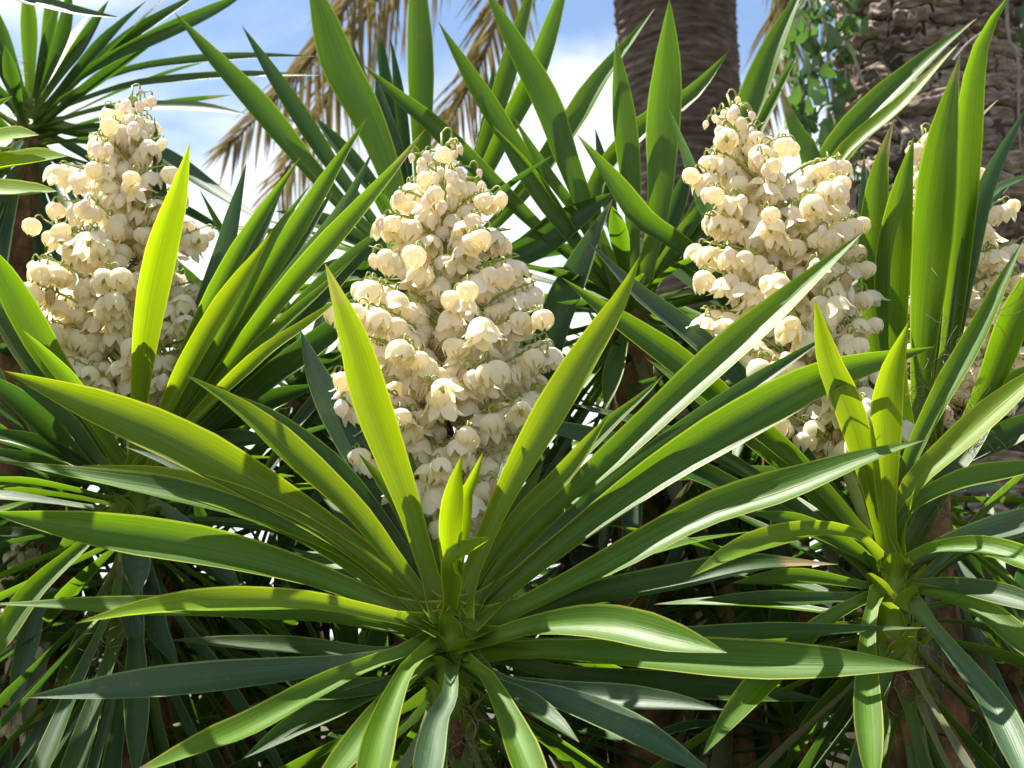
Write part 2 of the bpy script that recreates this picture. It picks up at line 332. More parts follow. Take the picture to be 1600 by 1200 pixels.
# ------------------------------------------------------------------ flowers
def flower_mesh(kind, seed):
    """origin at the pedicel's foot on the branch, the bell hangs below"""
    rng = random.Random(seed); mb = MB()
    rise = rng.uniform(.004, .012); out = rng.uniform(.012, .020)
    top = Vector((out, 0, -.006))
    arc = [Vector((0, 0, 0)), Vector((out*.45, 0, rise)), Vector((out*.9, 0, rise*.6)), top]
    ps, _ = spline(arc, 6); mb.tube(ps, [.0016]*5+[.002, .0028], 5, 1)
    H, Rr, prof, span = {
        'tiny': (.021, .0065, [(0, .25), (.25, .85), (.5, 1), (.8, .55), (1, .03)], 80),
        'bud': (.034, .0115, [(0, .25), (.2, .75), (.45, 1), (.75, .78), (1, .04)], 80),
        'globe': (.037, .0200, [(0, .22), (.15, .70), (.4, 1), (.7, .92), (.9, .58), (1, .28)], 76),
        'half': (.040, .0215, [(0, .2), (.15, .66), (.4, .97), (.7, 1.02), (.9, .95), (1, .86)], 72),
        'wilt': (.034, .0110, [(0, .3), (.2, .8), (.45, 1), (.75, .8), (1, .5)], 60),
        'open': (.040, .0245, [(0, .18), (.15, .6), (.4, .9), (.65, 1.02), (.85, 1.22), (1, 1.5)], 64)}[kind]
    tilt = Matrix.Rotation(R(rng.uniform(-16, 16)), 3, 'X') @ Matrix.Rotation(R(rng.uniform(-22, 10)), 3, 'Y')
    for k in range(6):
        a0 = math.pi/3*k+rng.uniform(-.06, .06); inner = k % 2; sc = .93 if inner else 1.0; hl = H*rng.uniform(.92, 1.06); fl = rng.uniform(-.1, .16) if kind in ('half', 'open') else rng.uniform(-.03, .05)
        rows = []
        for i in range(8):
            s = i/7; r = Rr*sc*(interp(prof, s)+fl*max(0, s-.5)*2); z = -hl*(s-.06*math.sin(math.pi*s))
            if kind == 'open' and s > .75: z += (s-.75)*hl*.45
            wa = R(span)*.5*interp([(0, .7), (.25, 1), (.6, .98), (.8, .74), (.93, .40), (1, .06)], s)
            row = []
            for j in range(5):
                u = -1+j*.5; a = a0+u*wa; rc = r*(1-.06*u*u*(1 if inner else -.4)+(.05*(1-abs(u)) if s > .2 else 0))
                row.append(top+tilt @ Vector((math.cos(a)*rc, math.sin(a)*rc, z)))
            rows.append(row)
        mb.grid(rows, 0)
    if kind in ('half', 'open'):     # pistil and stamens inside the bell
        mb.tube([top+tilt @ Vector((0, 0, z)) for z in (-.006, -.016, -.024, -.029)], [.004, .0055, .004, .002], 6, 1)
        for k in range(6):
            a = math.pi/3*k+.5; mb.tube([top+tilt @ Vector((math.cos(a)*r, math.sin(a)*r, z)) for r, z in ((.004, -.006), (.008, -.016), (.011, -.021))], [.001, .0014, .0018], 4, 0)
    return mb.mesh('flower', [M['bud'] if kind in ('tiny', 'bud') else M['wilted'] if kind == 'wilt' else M['petal'], M['stalk']])
FL = {k: [flower_mesh(k, 100*i+j) for j in range(3 if k in ('tiny', 'bud') else 6)] for i, k in enumerate(('tiny', 'bud', 'globe', 'half', 'open', 'wilt'))}
def panicle(pl, axis, env, seed, nb=34, dens=1.0, size=1.0, dry=30):
    """axis: (px,py,Y) from the top bud down to the crown; env: (py, left px, right px) outline of the spike"""
    rng = random.Random(seed); A = [at(*a) for a in axis]; mb = MB(); O = pl.location
    sp, ln = spline([a-O for a in A], 40); nS = len(sp)
    mb.tube(list(reversed(sp)), [.013-.0105*(i/(nS-1))**.8 for i in range(nS)], 8, 0)
    ay = [(a[1], a[0]) for a in axis]; ad_ = [(a[1], a[2]) for a in axis]
    el = [(e[0], e[1]) for e in env]; er = [(e[0], e[2]) for e in env]; y0, y1 = env[0][0], env[-1][0]
    spots = []
    def try_spot(p, outv, top):
        for q, _, _ in spots:
            if (q-p).length < .0112*size/dens**.33: return
        spots.append((p, outv, top))
    for b in range(nb):
        f = ((b+.5)/nb)**1.08; y = y0+(y1-y0)*f; ph = b*2.39996+rng.uniform(-.3, .3)
        x = interp(ay, y); Y = interp(ad_, y); cl = max(10, x-interp(el, y)); crr = max(10, interp(er, y)-x); c, s = math.cos(ph), math.sin(ph)
        rx = (crr if c > 0 else cl); rd = (cl+crr)*.5*.85
        sc = Y/FPX; end = at(x, y, Y)+Vector((c*rx*sc*.97, s*rd*sc*.92, 0)); reach = math.hypot(c*rx*sc, s*rd*sc)
        ys = min(y+reach*FPX/Y*rng.uniform(.35, .65), y1+50); st = at(interp(ay, ys), ys, interp(ad_, ys))
        end.z += rng.uniform(-.012, .016)
        mid = st.lerp(end, .5)+Vector((0, 0, .012+.05*reach)); pts, L = spline([st-O, mid-O, end-O], 10)
        mb.tube(pts, [.0042-.0026*i/10 for i in range(11)], 5, 0)
        nf = max(3, int(L/.0095*dens)); topness = 1-f
        for k in range(nf):
            t = .22+.78*((k+rng.uniform(.1, .7))/nf)**.85; i = min(9, int(t*10)); p = pts[i].lerp(pts[i+1], t*10-i)
            try_spot(p, rng.uniform(0, 6.28) if rng.random() < .55 else math.atan2(s, c)+rng.uniform(-.9, .9), topness*.55+t*.45+(.3 if f < .07 else .12 if f < .14 else 0))
        try_spot(pts[-1], math.atan2(s, c), 1)
    # the raceme at the very top
    for k in range(16):
        t = k/16; i = int(t*9); p = sp[i]; try_spot(p+Vector((0, 0, .0)), k*2.4, 1.25-t*.5)
    for k in range(dry):
        i = rng.randint(nS//3, nS-8); p = sp[i]; a = rng.uniform(0, 6.28); d = Vector((math.cos(a), math.sin(a), rng.uniform(-.9, .1)))
        w = d.cross(Vector((0, 0, 1))).normalized()*.005; q = p+d*.012
        mb.grid([[q-w, q, q+w], [q+d*.015-w*1.3, q+d*.015+Vector((0, 0, .003)), q+d*.015+w*1.3], [q+d*.036-w*.2, q+d*.036, q+d*.036+w*.2]], 1)
    spike = link('flower_spike', mb.mesh('flower_spike', [M['stalk'], M['bract']]), pl)
    
    axz = sorted((p.z, p.y) for p in sp)
    order = sorted(spots, key=lambda q: q[0].y-interp(axz, q[0].z)+rng.uniform(-.05, .05)); far = MB()
    for k_, (p, a, tp) in enumerate(order):
        g = rng.random()
        if tp > 1.12: kd = 'tiny'
        elif tp > .95: kd = 'bud' if g < .62 else 'globe'
        elif tp > .7: kd = 'globe' if g < .5 else ('half' if g < .8 else 'bud')
        else: kd = 'half' if g < .40 else ('open' if g < .68 else 'globe')
        if tp < .8 and rng.random() < .05: kd = 'wilt'
        me = rng.choice(FL[kd]); rot = (rng.uniform(-.2, .2), rng.uniform(-.2, .2), a); sc_ = size*rng.uniform(.85, 1.18)
        if k_ < 296: link('flower', me, spike, p, rot, sc_)
        else:                                  # past about 300: the flowers on the far side of the spike
            mt = Matrix.Translation(p) @ Euler(rot).to_matrix().to_4x4() @ Matrix.Scale(sc_, 4); b0 = len(far.v)
            far.v += [mt @ v.co for v in me.vertices]; far.uv += [(.5, .5)]*len(me.vertices)
            far.f += [tuple(b0+i for i in q.vertices) for q in me.polygons]; far.m += [q.material_index for q in me.polygons]
    if far.f: link('far_side_flowers', far.mesh('far_side_flowers', [M['petal'], M['stalk']]), spike)['kind'] = 'stuff'
    return spike

# ------------------------------------------------------------------ ground
g = MB(); rows = []
xs = [-900, -200, -60, -20]+[-12+i*.8 for i in range(31)]+[20, 60, 200, 900]
ysx = [-300, -60, -10, -3]+[-1+i*.7 for i in range(31)]+[30, 80, 250, 1500]
for y in ysx: rows.append([Vector((x, y, .06*noise.noise(Vector((x*.6, y*.6, 0))) if abs(x) < 15 and -3 < y < 22 else 0)) for x in xs])
g.grid(rows); tag(link('ground', g.mesh('ground', [M['soil']])), kind='structure', label='brown bare soil under the yuccas')

# ------------------------------------------------------------------ palms
def palm_trunk_pts(edges, Y):
    """edges: (py, left px, right px) -> list of (z, x, radius)"""
    out = []
    for py, a, b in edges:
        p, q = at(a, py, Y), at(b, py, Y); out.append((p.z, (p.x+q.x)/2, (q.x-p.x)/2))
    return out
# ringed palm
YP1 = 6.2
t1 = palm_trunk_pts([(-420, 962, 1134), (-200, 957, 1140), (0, 957, 1150), (150, 972, 1158), (260, 985, 1175), (420, 985, 1195)], YP1)
t1 = sorted(t1); t1 = [(0, t1[0][1]+.01, t1[0][2]*1.3)]+t1
pal1 = empty('palm_tree', (t1[0][1], YP1, 0)); tag(pal1, 'ringed brown palm trunk with dry hanging fronds behind the yuccas', 'palm tree')
mb = MB(); rows = []; zt = t1[-1][0]; z = 0; na = 72
cx = [(a, b) for a, b, c in t1]; crd = [(a, c) for a, b, c in t1]
while z < zt:
    row = []
    for k in range(na+1):
        q = 2*math.pi*(k % na)/na; cq, sq = math.cos(q), math.sin(q)
        zz = z+.03*noise.noise(Vector((cq*1.6, sq*1.6, z*1.2)))+.012*noise.noise(Vector((cq*5, sq*5, z*3)))
        saw = (zz/.044) % 1; rd = interp(crd, z)*(.93+.085*(saw**1.5 if saw < .82 else (1-saw)/.18)+.022*noise.noise(Vector((cq*9, sq*9, z*16))))
        row.append(Vector((interp(cx, z)-t1[0][1]+cq*rd, sq*rd, z)))
    rows.append(row); z += .0085
mb.grid(rows); link('trunk', mb.mesh('trunk', [M['ring']]), pal1)
crown1 = Vector((t1[-1][1], YP1, zt))
def frond(pl, pts, nl, ll, seed, side=0, hang=.8, lw=.016):
    rng = random.Random(seed); O = pl.location; sp, L = spline([p-O for p in pts], 40); mb = MB()
    mb.tube(sp, [.020-.016*i/40 for i in range(41)], 6, 0)
    for i in range(nl):
        t = .16+.84*i/nl
        for sgn in (-1, 1):
            if side and sgn != side and rng.random() < .35: continue
            j = min(39, int(t*40)); p = sp[j].lerp(sp[j+1], t*40-j); tg = (sp[j+1]-sp[j]).normalized()
            sd_ = tg.cross(Vector((0, -1, 0))).normalized()*sgn
            d = (tg*rng.uniform(.75, 1.1)+sd_*rng.uniform(.45, .8)+Vector((0, rng.uniform(-.45, .45), -hang*rng.uniform(.2, .7)))).normalized(); l = ll*rng.uniform(.7, 1.1)*(1 if t < .75 else 1-(t-.75)*2.2)
            w = d.cross(Vector((rng.uniform(-.5, .5), -1, rng.uniform(-.5, .5)))).normalized()*lw*.5; up = d.cross(w).normalized()*lw*.3; rws = []
            for s, ww in ((0, .6), (.35, 1), (.7, .7), (1, .08)):
                c = p+d*l*s+Vector((0, 0, -hang*.25*l*s*s)); rws.append([c-w*ww, c+up*ww, c+w*ww])
            mb.grid(rws, 0)
    return link('frond', mb.mesh('frond', [M['frond']], smooth=False), pl)
def fpts(l, Y0, Y1):
    return [crown1]+[at(x, y, Y0+(Y1-Y0)*i/(len(l)-1)) for i, (x, y) in enumerate(l)]
frond(pal1, fpts([(800, -330), (640, -170), (560, -20), (470, 110), (350, 235)], 6.2, 6.6), 95, .42, 1, hang=.9)
frond(pal1, fpts([(830, -300), (680, -120), (575, 20), (520, 140), (430, 300)], 6.2, 6.9), 95, .46, 2, hang=1.0)
frond(pal1, fpts([(900, -310), (830, -150), (790, -20), (755, 90), (690, 215)], 6.2, 6.5), 85, .40, 3, side=0, hang=.9)
frond(pal1, fpts([(1130, -330), (1200, -200), (1235, -60), (1215, 60), (1185, 190)], 6.2, 6.9), 75, .38, 4, hang=1.1)
frond(pal1, fpts([(1150, -380), (1290, -330), (1420, -180)], 6.2, 5.9), 40, .45, 5)
frond(pal1, fpts([(960, -520), (800, -600), (560, -520)], 6.4, 7.2), 40, .45, 6)
# thick barked palm
YP2 = 4.9
t2 = palm_trunk_pts([(-420, 1310, 1560), (-150, 1302, 1572), (0, 1292, 1588), (120, 1296, 1606), (230, 1286, 1640), (330, 1268, 1668), (480, 1258, 1690)], YP2)
t2 = sorted(t2); t2 = [(0, t2[0][1]+.02, t2[0][2]*1.12)]+t2
pal2 = empty('palm_tree', (t2[0][1], YP2, 0)); tag(pal2, 'thick palm trunk with cracked plated bark, ivy up one side', 'palm tree')
c2 = [(a, b) for a, b, c in t2]; r2 = [(a, c) for a, b, c in t2]; zt2 = t2[-1][0]
mb = MB(); rows = []; z = 0
while z < zt2:
    row = []
    for k in range(49):
        q = 2*math.pi*(k % 48)/48; cq, sq = math.cos(q), math.sin(q); rd = interp(r2, z)*(.90+.05*noise.noise(Vector((cq*3, sq*3, z*5))))
        row.append(Vector((interp(c2, z)-t2[0][1]+cq*rd, sq*rd, z)))
    rows.append(row); z += .05
mb.grid(rows); trunk2 = link('trunk', mb.mesh('trunk', [M['bark_dark']]), pal2)
rng = random.Random(21); z = 1.95; ri = 0; npl = 0
def edge_z(a, lvl):     # the wavy crack between two courses of plates
    c, s_ = math.cos(a), math.sin(a)
    return lvl+.05*noise.noise(Vector((c*2.2, s_*2.2, lvl*2.3)))+.030*noise.noise(Vector((c*6, s_*6, lvl*5)))+.012*noise.noise(Vector((c*17, s_*17, lvl*9)))
while z < 4.2 and npl < 296:
    h = rng.uniform(.045, .105); off = rng.uniform(3.0, 3.3); q = off
    while q < off+3.6 and npl < 296:                            # the side of the trunk that can be seen
        dq = rng.uniform(.2, .75) if rng.random() < .75 else rng.uniform(.7, 1.2)
        rows = []; ge = rng.uniform(-.01, .04); bulge = rng.uniform(.03, .075); sl = rng.uniform(-.5, .5); lip = rng.uniform(-.02, .035)
        for i in range(13):
            v = i/12; row = []
            for j in range(15):
                u = j/14; e = min(1, 6*min(u, 1-u))**.5*min(1, 5*min(v, 1-v))**.5
                a = q+dq*(.015+.97*u)+sl*h*(v-.5)+.05*noise.noise(Vector((round(q*50)*.31, z*9+v*3, u*2)))*(1-abs(2*u-1)*.2)
                lo, hi = edge_z(a, z), edge_z(a, z+h); zz = lo+(hi-lo)*(.03+.94*v)
                n1 = noise.noise(Vector((a*4.5, zz*13, ri*.7))); n2 = abs(noise.noise(Vector((a*11, zz*30, ri)))); n3 = noise.noise(Vector((a*34, zz*75, 3)))
                rd = interp(r2, zz)*(.90+e*(bulge+ge+lip*(1-v)))+e*(.032*n1-.045*n2+.018*n3)
                row.append(Vector((interp(c2, zz)-t2[0][1]+math.cos(a)*rd, math.sin(a)*rd, zz)))
            rows.append(row)
        mb = MB(); mb.grid(rows); link('bark_plate', mb.mesh('bark_plate', [M['bark']]), trunk2); npl += 1
        q += dq
    z += h; ri += 1
# ivy on the thick palm
ivy = empty('ivy_vine', at(1290, 1000, YP2-.2)); ivy.location.z = 0; tag(ivy, 'dark ivy climbing the edge of the thick plated palm trunk', 'ivy')
mb = MB(); rng = random.Random(5)
def vine(l, Y, r): 
    pts, _ = spline([at(x, y, Y)-ivy.location for x, y in l], 24); mb.tube(pts, [r*(1-.5*i/24) for i in range(25)], 5)
    return pts
stems = [vine([(1300, 900), (1302, 500), (1310, 240), (1298, 120), (1280, -60)], YP2-.42, .012), vine([(1312, 320), (1318, 160), (1322, 60), (1310, -80)], YP2-.40, .008), vine([(1296, 240), (1292, 150), (1276, 80), (1262, -40)], YP2-.36, .010)]
vine([(1328, 70), (1340, 105), (1352, 135), (1375, 152), (1384, 168), (1420, 200), (1450, 235)], YP2-.46, .006)
vine([(1376, 153), (1380, 130), (1366, 105)], YP2-.47, .005)
vine([(1395, 195), (1410, 215), (1406, 240)], YP2-.47, .006)
vine([(1490, 95), (1510, 70), (1535, 50)], YP2-.47, .006)
vine([(1572, -10), (1576, 60), (1590, 90), (1592, 200), (1600, 300)], YP2-.38, .007)
hang = [vine([(1285, -60), (1262, 60), (1256, 160), (1262, 235)], YP2-.25, .004), vine([(1275, -40), (1240, 40), (1238, 120), (1246, 190)], YP2-.2, .004), vine([(1600, -40), (1598, 40), (1594, 110)], YP2-.2, .004)]
link('vine_stem', mb.mesh('vine_stem', [M['vine']]), ivy)
def ivy_mesh(seed):
    rg = random.Random(seed); o = [(0, 0), (.35, -.12), (.62, .12), (.42, .42), (.38, .66), (0, 1.12), (-.38, .66), (-.42, .42), (-.62, .12), (-.35, -.12)]
    v = [Vector((0, .42, .06))]+[Vector((x*rg.uniform(.85, 1.1), y*rg.uniform(.9, 1.1), -.10*abs(x)-.10*max(0, y-.7)+rg.uniform(-.03, .03))) for x, y in o]
    return mesh('leaf', v, [(0, 1+i, 1+(i+1) % 10) for i in range(10)], [M['ivy']], [(p.x, p.y) for p in v])
IV = [ivy_mesh(i) for i in range(4)]
def ivyleaf(p, s): link('leaf', rng.choice(IV), ivy, p, (R(rng.uniform(40, 120)), R(rng.uniform(-40, 40)), R(rng.uniform(-70, 70))), s)
for st in stems:
    for k in range(36):
        ivyleaf(rng.choice(st[8:])+Vector((rng.gauss(0, .04), rng.uniform(-.07, .02), rng.gauss(0, .03))), rng.uniform(.036, .072))
for st in hang:
    for k in range(36):
        ivyleaf(rng.choice(st[4:])+Vector((rng.gauss(0, .035), rng.uniform(-.05, .05), rng.gauss(0, .03))), rng.uniform(.034, .066))

# ------------------------------------------------------------------ yuccas
# 1. the rosette under the middle flower spike
A, cA = plant('large yucca with spreading yellow-green rosette below the full cone-shaped flower spike', (708, 985), 2.45, 'flowering yuccas')
stem(A, cA+Vector((0, 0, -.06)), r=(.03, .07), seed=1); leaf_bases(A, cA, 18, 1, mk='y')
traced(A, (708, 985), 2.45, [
 ('508,412 552,530 582,636 640,800 680,930', 52, -.14, 'y', -8), ('1000,400 965,478 867,636 780,795 728,920', 50, -.14, 'y', 8),
 ('560,708 595,755 631,805 675,910', 30, -.02, 'g'), ('721,712 714,765 706,830 702,920', 36, -.2, 'y'), ('755,706 742,750 729,790 714,910', 24, -.18, 'y'),
 ('770,840 735,862 716,872 708,905 703,960', 40, -.16, 'y'),
 ('952,646 915,700 874,751 812,810 745,905', 30, 0, 'y'), ('1036,586 1005,618 962,655 860,760 750,900', 24, .03, 'g'),
 ('1350,362 1240,462 1130,560 950,725 800,862 740,940', 54, .12, 'g'), ('1300,520 1180,600 1000,728 870,830 750,945', 34, .02, 'd'),
 ('1461,542 1323,579 1245,612 1060,722 900,838 760,950', 62, -.02, 'g'), ('1448,687 1364,714 1229,766 1094,812 950,886 790,965', 62, -.12, 'g'),
 ('1310,882 1180,888 1070,910 900,942 780,985', 54, -.05, 'd'), ('1136,1020 1050,1002 940,978 840,982 770,1000', 60, -.34, 'g', 4),
 ('1445,1043 1330,1040 1200,1038 1050,1030 850,1020 760,1025', 64, -.22, 'g'), ('1450,981 1350,986 1200,992 1040,1000 850,1010', 38, -.1, 'd'),
 ('1131,1109 1050,1098 950,1090 850,1078 760,1060', 36, -.2, 'b'), ('1130,1222 1070,1190 969,1133 868,1092 780,1068', 46, -.3, 'b'),
 ('860,1300 826,1205 790,1118 757,1058 728,1042', 46, -.55, 'g'), ('560,1300 583,1200 600,1134 634,1052 668,1022', 46, -.58, 'g'), ('650,1290 666,1200 682,1130 702,1092', 42, -.5, 'b'),
 ('185,1220 300,1178 405,1132 540,1058 640,1020', 50, -.42, 'g'), ('470,1260 530,1200 597,1110 650,1050', 40, -.4, 'g'),
 ('38,1090 200,1076 380,1060 540,1042 640,1025', 52, -.25, 'b'), ('118,974 225,958 337,950 480,948 600,968', 52, -.4, 'y'),
 ('-20,944 202,952 350,955 500,965 620,985', 44, -.2, 'g'), ('-20,800 169,836 337,866 472,900 590,945', 64, -.16, 'g'),
 ('-20,718 169,756 337,792 480,848 620,940', 52, -.06, 'g'), ('128,727 270,752 405,796 540,862 650,945', 42, -.02, 'y'),
 ('7,580 101,616 236,672 371,742 540,848 640,930', 64, .02, 'y'), ('195,698 270,730 337,766 480,840 620,930', 38, .08, 'b'),
 ('287,584 371,640 472,728 560,812 650,925', 50, -.08, 'y'), ('330,604 430,664 540,756 640,880', 40, .06, 'd'),
 ('469,515 500,602 545,690 600,780 670,905', 50, .14, 'b'), ('265,1000 380,1008 480,1014 600,1022', 32, -.08, 'd'),
 ('420,1090 520,1080 600,1072 670,1050', 30, -.15, 'd'), ('905,1160 850,1118 800,1085 745,1060', 34, -.2, 'd'), ('1290,1095 1150,1080 1000,1068 850,1050', 40, .1, 'd'), ('380,1185 470,1130 560,1090 660,1050', 36, -.2, 'd'),
 ('640,700 650,770 672,860 694,950', 26, .06, 'g'), ('850,720 815,790 770,870 728,945', 28, .05, 'g')])
rosette(A, cA+Vector((0, 0, -.03)), 26, (20, 160), (-25, 45), (.45, .75), mats='gd', seed=11)
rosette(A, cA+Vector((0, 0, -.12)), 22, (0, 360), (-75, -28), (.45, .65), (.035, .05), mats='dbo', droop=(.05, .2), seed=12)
fibres(A, cA+Vector((.10, .05, .06)), 60, (.07, .04, .05), 3); fibres(A, cA+Vector((.01, -.05, -.16)), 40, (.03, .02, .05), 4)
panicle(A, [(690, 208, 2.74), (692, 300, 2.72), (696, 420, 2.69), (694, 560, 2.63), (690, 700, 2.57), (690, 830, 2.51), (704, 975, 2.46)],
 [(225, 660, 715), (290, 618, 770), (350, 590, 800), (400, 562, 822), (450, 540, 845), (500, 522, 882), (560, 520, 868), (620, 528, 862), (680, 530, 815), (730, 552, 782), (790, 600, 775)], 31, nb=80)

# 2. right-hand rosette with the leaning spike
B, cB = plant('yucca whose flower spike leans away from the thick palm, drooping leaves around its stem', (1395, 915), 2.5, 'flowering yuccas')
stem(B, cB+Vector((0, 0, -.06)), r=(.03, .07), seed=2); leaf_bases(B, cB, 16, 2, mk='y')
traced(B, (1395, 915), 2.5, [
 ('1273,467 1296,569 1330,655 1360,764 1382,860', 42, -.12, 'y'), ('1421,501 1394,589 1384,670 1385,800 1392,870', 44, -.14, 'y'),
 ('1660,550 1600,603 1499,692 1420,770 1400,860', 46, -.1, 'y'), ('1600,374 1532,518 1465,636 1414,745 1398,850', 36, .02, 'g'),
 ('1660,712 1600,733 1499,756 1420,800 1400,870', 36, -.12, 'g'), ('1700,780 1600,822 1490,852 1420,885', 48, -.05, 'b'),
 ('1690,915 1600,878 1532,857 1450,862 1410,892', 40, -.35, 'g'), ('1080,901 1161,862 1262,834 1340,842 1382,890', 40, -.3, 'y'),
 ('1144,911 1250,905 1330,915 1380,925', 28, -.1, 'g'), ('1090,938 1195,940 1330,936 1380,930', 30, -.12, 'd'), 
 ('1366,1250 1359,1180 1354,1070 1358,975 1374,918', 38, -.5, 'g'), ('1630,1280 1560,1120 1499,1036 1440,965', 44, -.45, 'b'),
 ('1690,1080 1600,1008 1540,960 1465,930 1415,925', 40, -.3, 'g'), ('1097,1181 1144,1118 1195,1063 1290,972 1375,930', 38, -.3, 'g'),
 ('878,434 952,490 1060,568 1137,636 1260,740 1370,870', 42, .14, 'g'), ('920,378 1002,460 1080,520 1200,640 1365,860', 32, .25, 'b'),
 ('735,655 817,662 935,690 1100,745 1300,850', 42, .05, 'd'), ('880,628 1002,664 1150,730 1320,850', 30, .1, 'd'), ('1010,560 1120,640 1240,745 1370,880', 34, .18, 'g'),
 ('1660,960 1560,930 1470,915 1410,920', 34, -.2, 'd'), ('1330,600 1345,700 1372,850', 26, .03, 'g'), ('1170,800 1260,825 1340,865 1385,905', 32, -.05, 'g'), ('1560,640 1490,730 1425,840', 34, .1, 'd')])
rosette(B, cB+Vector((0, 0, -.03)), 24, (10, 170), (-25, 50), (.4, .7), mats='gd', seed=13)
rosette(B, cB+Vector((0, 0, -.14)), 30, (0, 360), (-82, -40), (.4, .6), (.036, .05), mats='dbbo', droop=(.05, .2), seed=14, spread=.2)
fibres(B, cB+Vector((.13, .06, .20)), 50, (.06, .03, .10), 5); fibres(B, cB+Vector((.02, -.03, -.16)), 40, (.04, .03, .06), 6)
panicle(B, [(1136, 148, 2.84), (1165, 230, 2.82), (1205, 330, 2.79), (1240, 430, 2.75), (1270, 550, 2.68), (1310, 700, 2.59), (1390, 905, 2.5)],
 [(165, 1108, 1165), (200, 1100, 1215), (250, 1088, 1325), (300, 1085, 1335), (350, 1085, 1345), (420, 1092, 1350), (500, 1080, 1355), (560, 1150, 1358), (620, 1185, 1365), (690, 1210, 1420)], 32, nb=72)

# 3. upright plant at the right
D, cD = plant('yucca with tall upright leaves crossing its own flower spike beside the thick palm', (1445, 745), 2.9, 'flowering yuccas')
stem(D, cD, seed=3)
traced(D, (1445, 745), 2.9, [
 ('1397,186 1376,270 1366,400 1372,560 1410,690', 44, -.14, 'g'), ('1428,214 1411,304 1396,420 1396,560 1420,690', 50, -.18, 'g'),
 ('1500,86 1472,236 1455,400 1441,569 1440,690', 58, -.2, 'g'), ('1580,-12 1541,51 1522,115 1510,230 1500,360 1486,520 1456,690', 42, -.2, 'g'),
 ('1605,165 1543,290 1515,400 1490,540 1460,690', 30, -.15, 'b'), ('1650,380 1600,470 1545,610 1480,725', 46, -.16, 'g'),
 ('1560,155 1500,220 1460,320 1440,500', 28, .42, 'd'), ('1650,270 1560,300 1500,420 1455,640', 34, .42, 'd'), ('1640,560 1570,620 1500,700', 44, -.1, 'd'), ('1350,240 1355,420 1390,640', 26, .05, 'b'),
 ('1520,340 1500,460 1460,660', 50, .45, 'd'), ('1560,400 1530,520 1475,690', 48, .45, 'd'), ('1480,470 1465,570 1450,680', 46, .02, 'd'), ('1650,640 1560,690 1480,735', 40, -.05, 'd'), ('1300,420 1330,560 1410,700', 36, .15, 'd')])
rosette(D, cD+Vector((0, 0, -.03)), 24, (-20, 200), (-35, 40), (.35, .6), mats='gd', seed=15)
rosette(D, cD+Vector((0, 0, -.12)), 14, (0, 360), (-80, -40), (.4, .55), mats='dbo', seed=16)
fibres(D, at(1500, 560, 2.74), 26, (.06, .02, .15), 7, .08); fibres(D, at(1480, 640, 2.74), 40, (.05, .03, .05), 17, .08)
panicle(D, [(1440, 196, 3.1), (1455, 280, 3.1), (1480, 400, 3.08), (1490, 520, 3.05), (1475, 640, 3.0), (1448, 740, 2.92)],
 [(215, 1425, 1462), (270, 1415, 1540), (330, 1412, 1580), (400, 1410, 1600), (480, 1410, 1608), (560, 1420, 1605), (640, 1430, 1560)], 33, nb=50)

# 4. left-hand flowering plant
Lp, cL = plant('yucca with loose flower spike and one bright leaf standing across it', (215, 770), 2.8, 'flowering yuccas')
stem(Lp, cL+Vector((0, 0, -.05)), r=(.03, .06), seed=4); leaf_bases(Lp, cL, 14, 4)
traced(Lp, (215, 770), 2.8, [
 ('297,223 275,310 250,400 229,510 216,636 214,720', 46, -.3, 'y'), ('425,362 402,402 337,503 287,588 240,690', 38, -.26, 'y'),
 ('469,246 420,322 371,402 300,540 240,690', 30, -.1, 'g'), ('486,287 450,340 412,402 330,560 250,690', 28, -.12, 'g'), ('575,182 530,255 472,350 380,490 260,690', 36, -.02, 'g'), ('584,233 530,337 430,470 300,660', 28, -.1, 'b'),
 ('665,201 614,270 530,368 429,483 348,588 262,695', 38, -.18, 'g'), ('560,396 500,458 405,545 290,680', 26, -.2, 'g'), ('552,452 480,510 405,564 294,667', 30, -.24, 'y'), ('600,440 526,515 405,609 280,710', 42, -.1, 'd'),
 ('-50,352 0,425 34,486 81,569 150,665', 46, -.15, 'g'), ('35,515 75,562 118,612 180,710', 26, -.2, 'g'), ('-30,580 20,622 67,665 135,735', 40, -.2, 'd'), ('20,596 101,662 150,718', 34, -.22, 'd'),
 ('-40,672 30,690 100,715 170,755', 36, -.2, 'd'), ('-40,700 40,722 120,745', 30, -.1, 'd'), ('-50,1075 0,1000 51,925 128,855 185,800', 32, -.25, 'g'),
 ('213,937 211,890 209,840 212,800', 40, -.2, 'b'), ('378,930 352,900 324,865 260,800', 36, -.15, 'b'), ('224,1042 212,1000 205,950 208,860', 32, -.14, 'b'), ('281,1048 262,1015 243,980 225,880', 32, -.1, 'b'),
 ('241,183 247,260 250,340 240,500 222,680', 26, .14, 'b'), ('385,255 364,337 345,410 290,560 235,700', 30, .08, 'b'), ('440,300 400,380 340,480 250,680', 40, .06, 'd'), ('520,300 450,400 380,500 270,690', 42, .05, 'd'), ('-30,450 30,540 90,620 170,720', 40, .02, 'd'),
 ('640,330 540,420 430,540 300,690', 40, .05, 'd'), ('430,690 370,690 300,715 240,755', 36, .0, 'd'), ('500,600 420,630 330,680 250,740', 38, .05, 'd')])
rosette(Lp, cL+Vector((0, 0, -.03)), 26, (-30, 210), (-35, 30), (.4, .65), mats='gdd', seed=17)
rosette(Lp, cL+Vector((0, 0, -.2)), 30, (0, 360), (-80, -35), (.45, .65), mats='dbd', seed=18, spread=.25)
fibres(Lp, cL+Vector((-.01, -.06, -.28)), 50, (.06, .03, .08), 8)
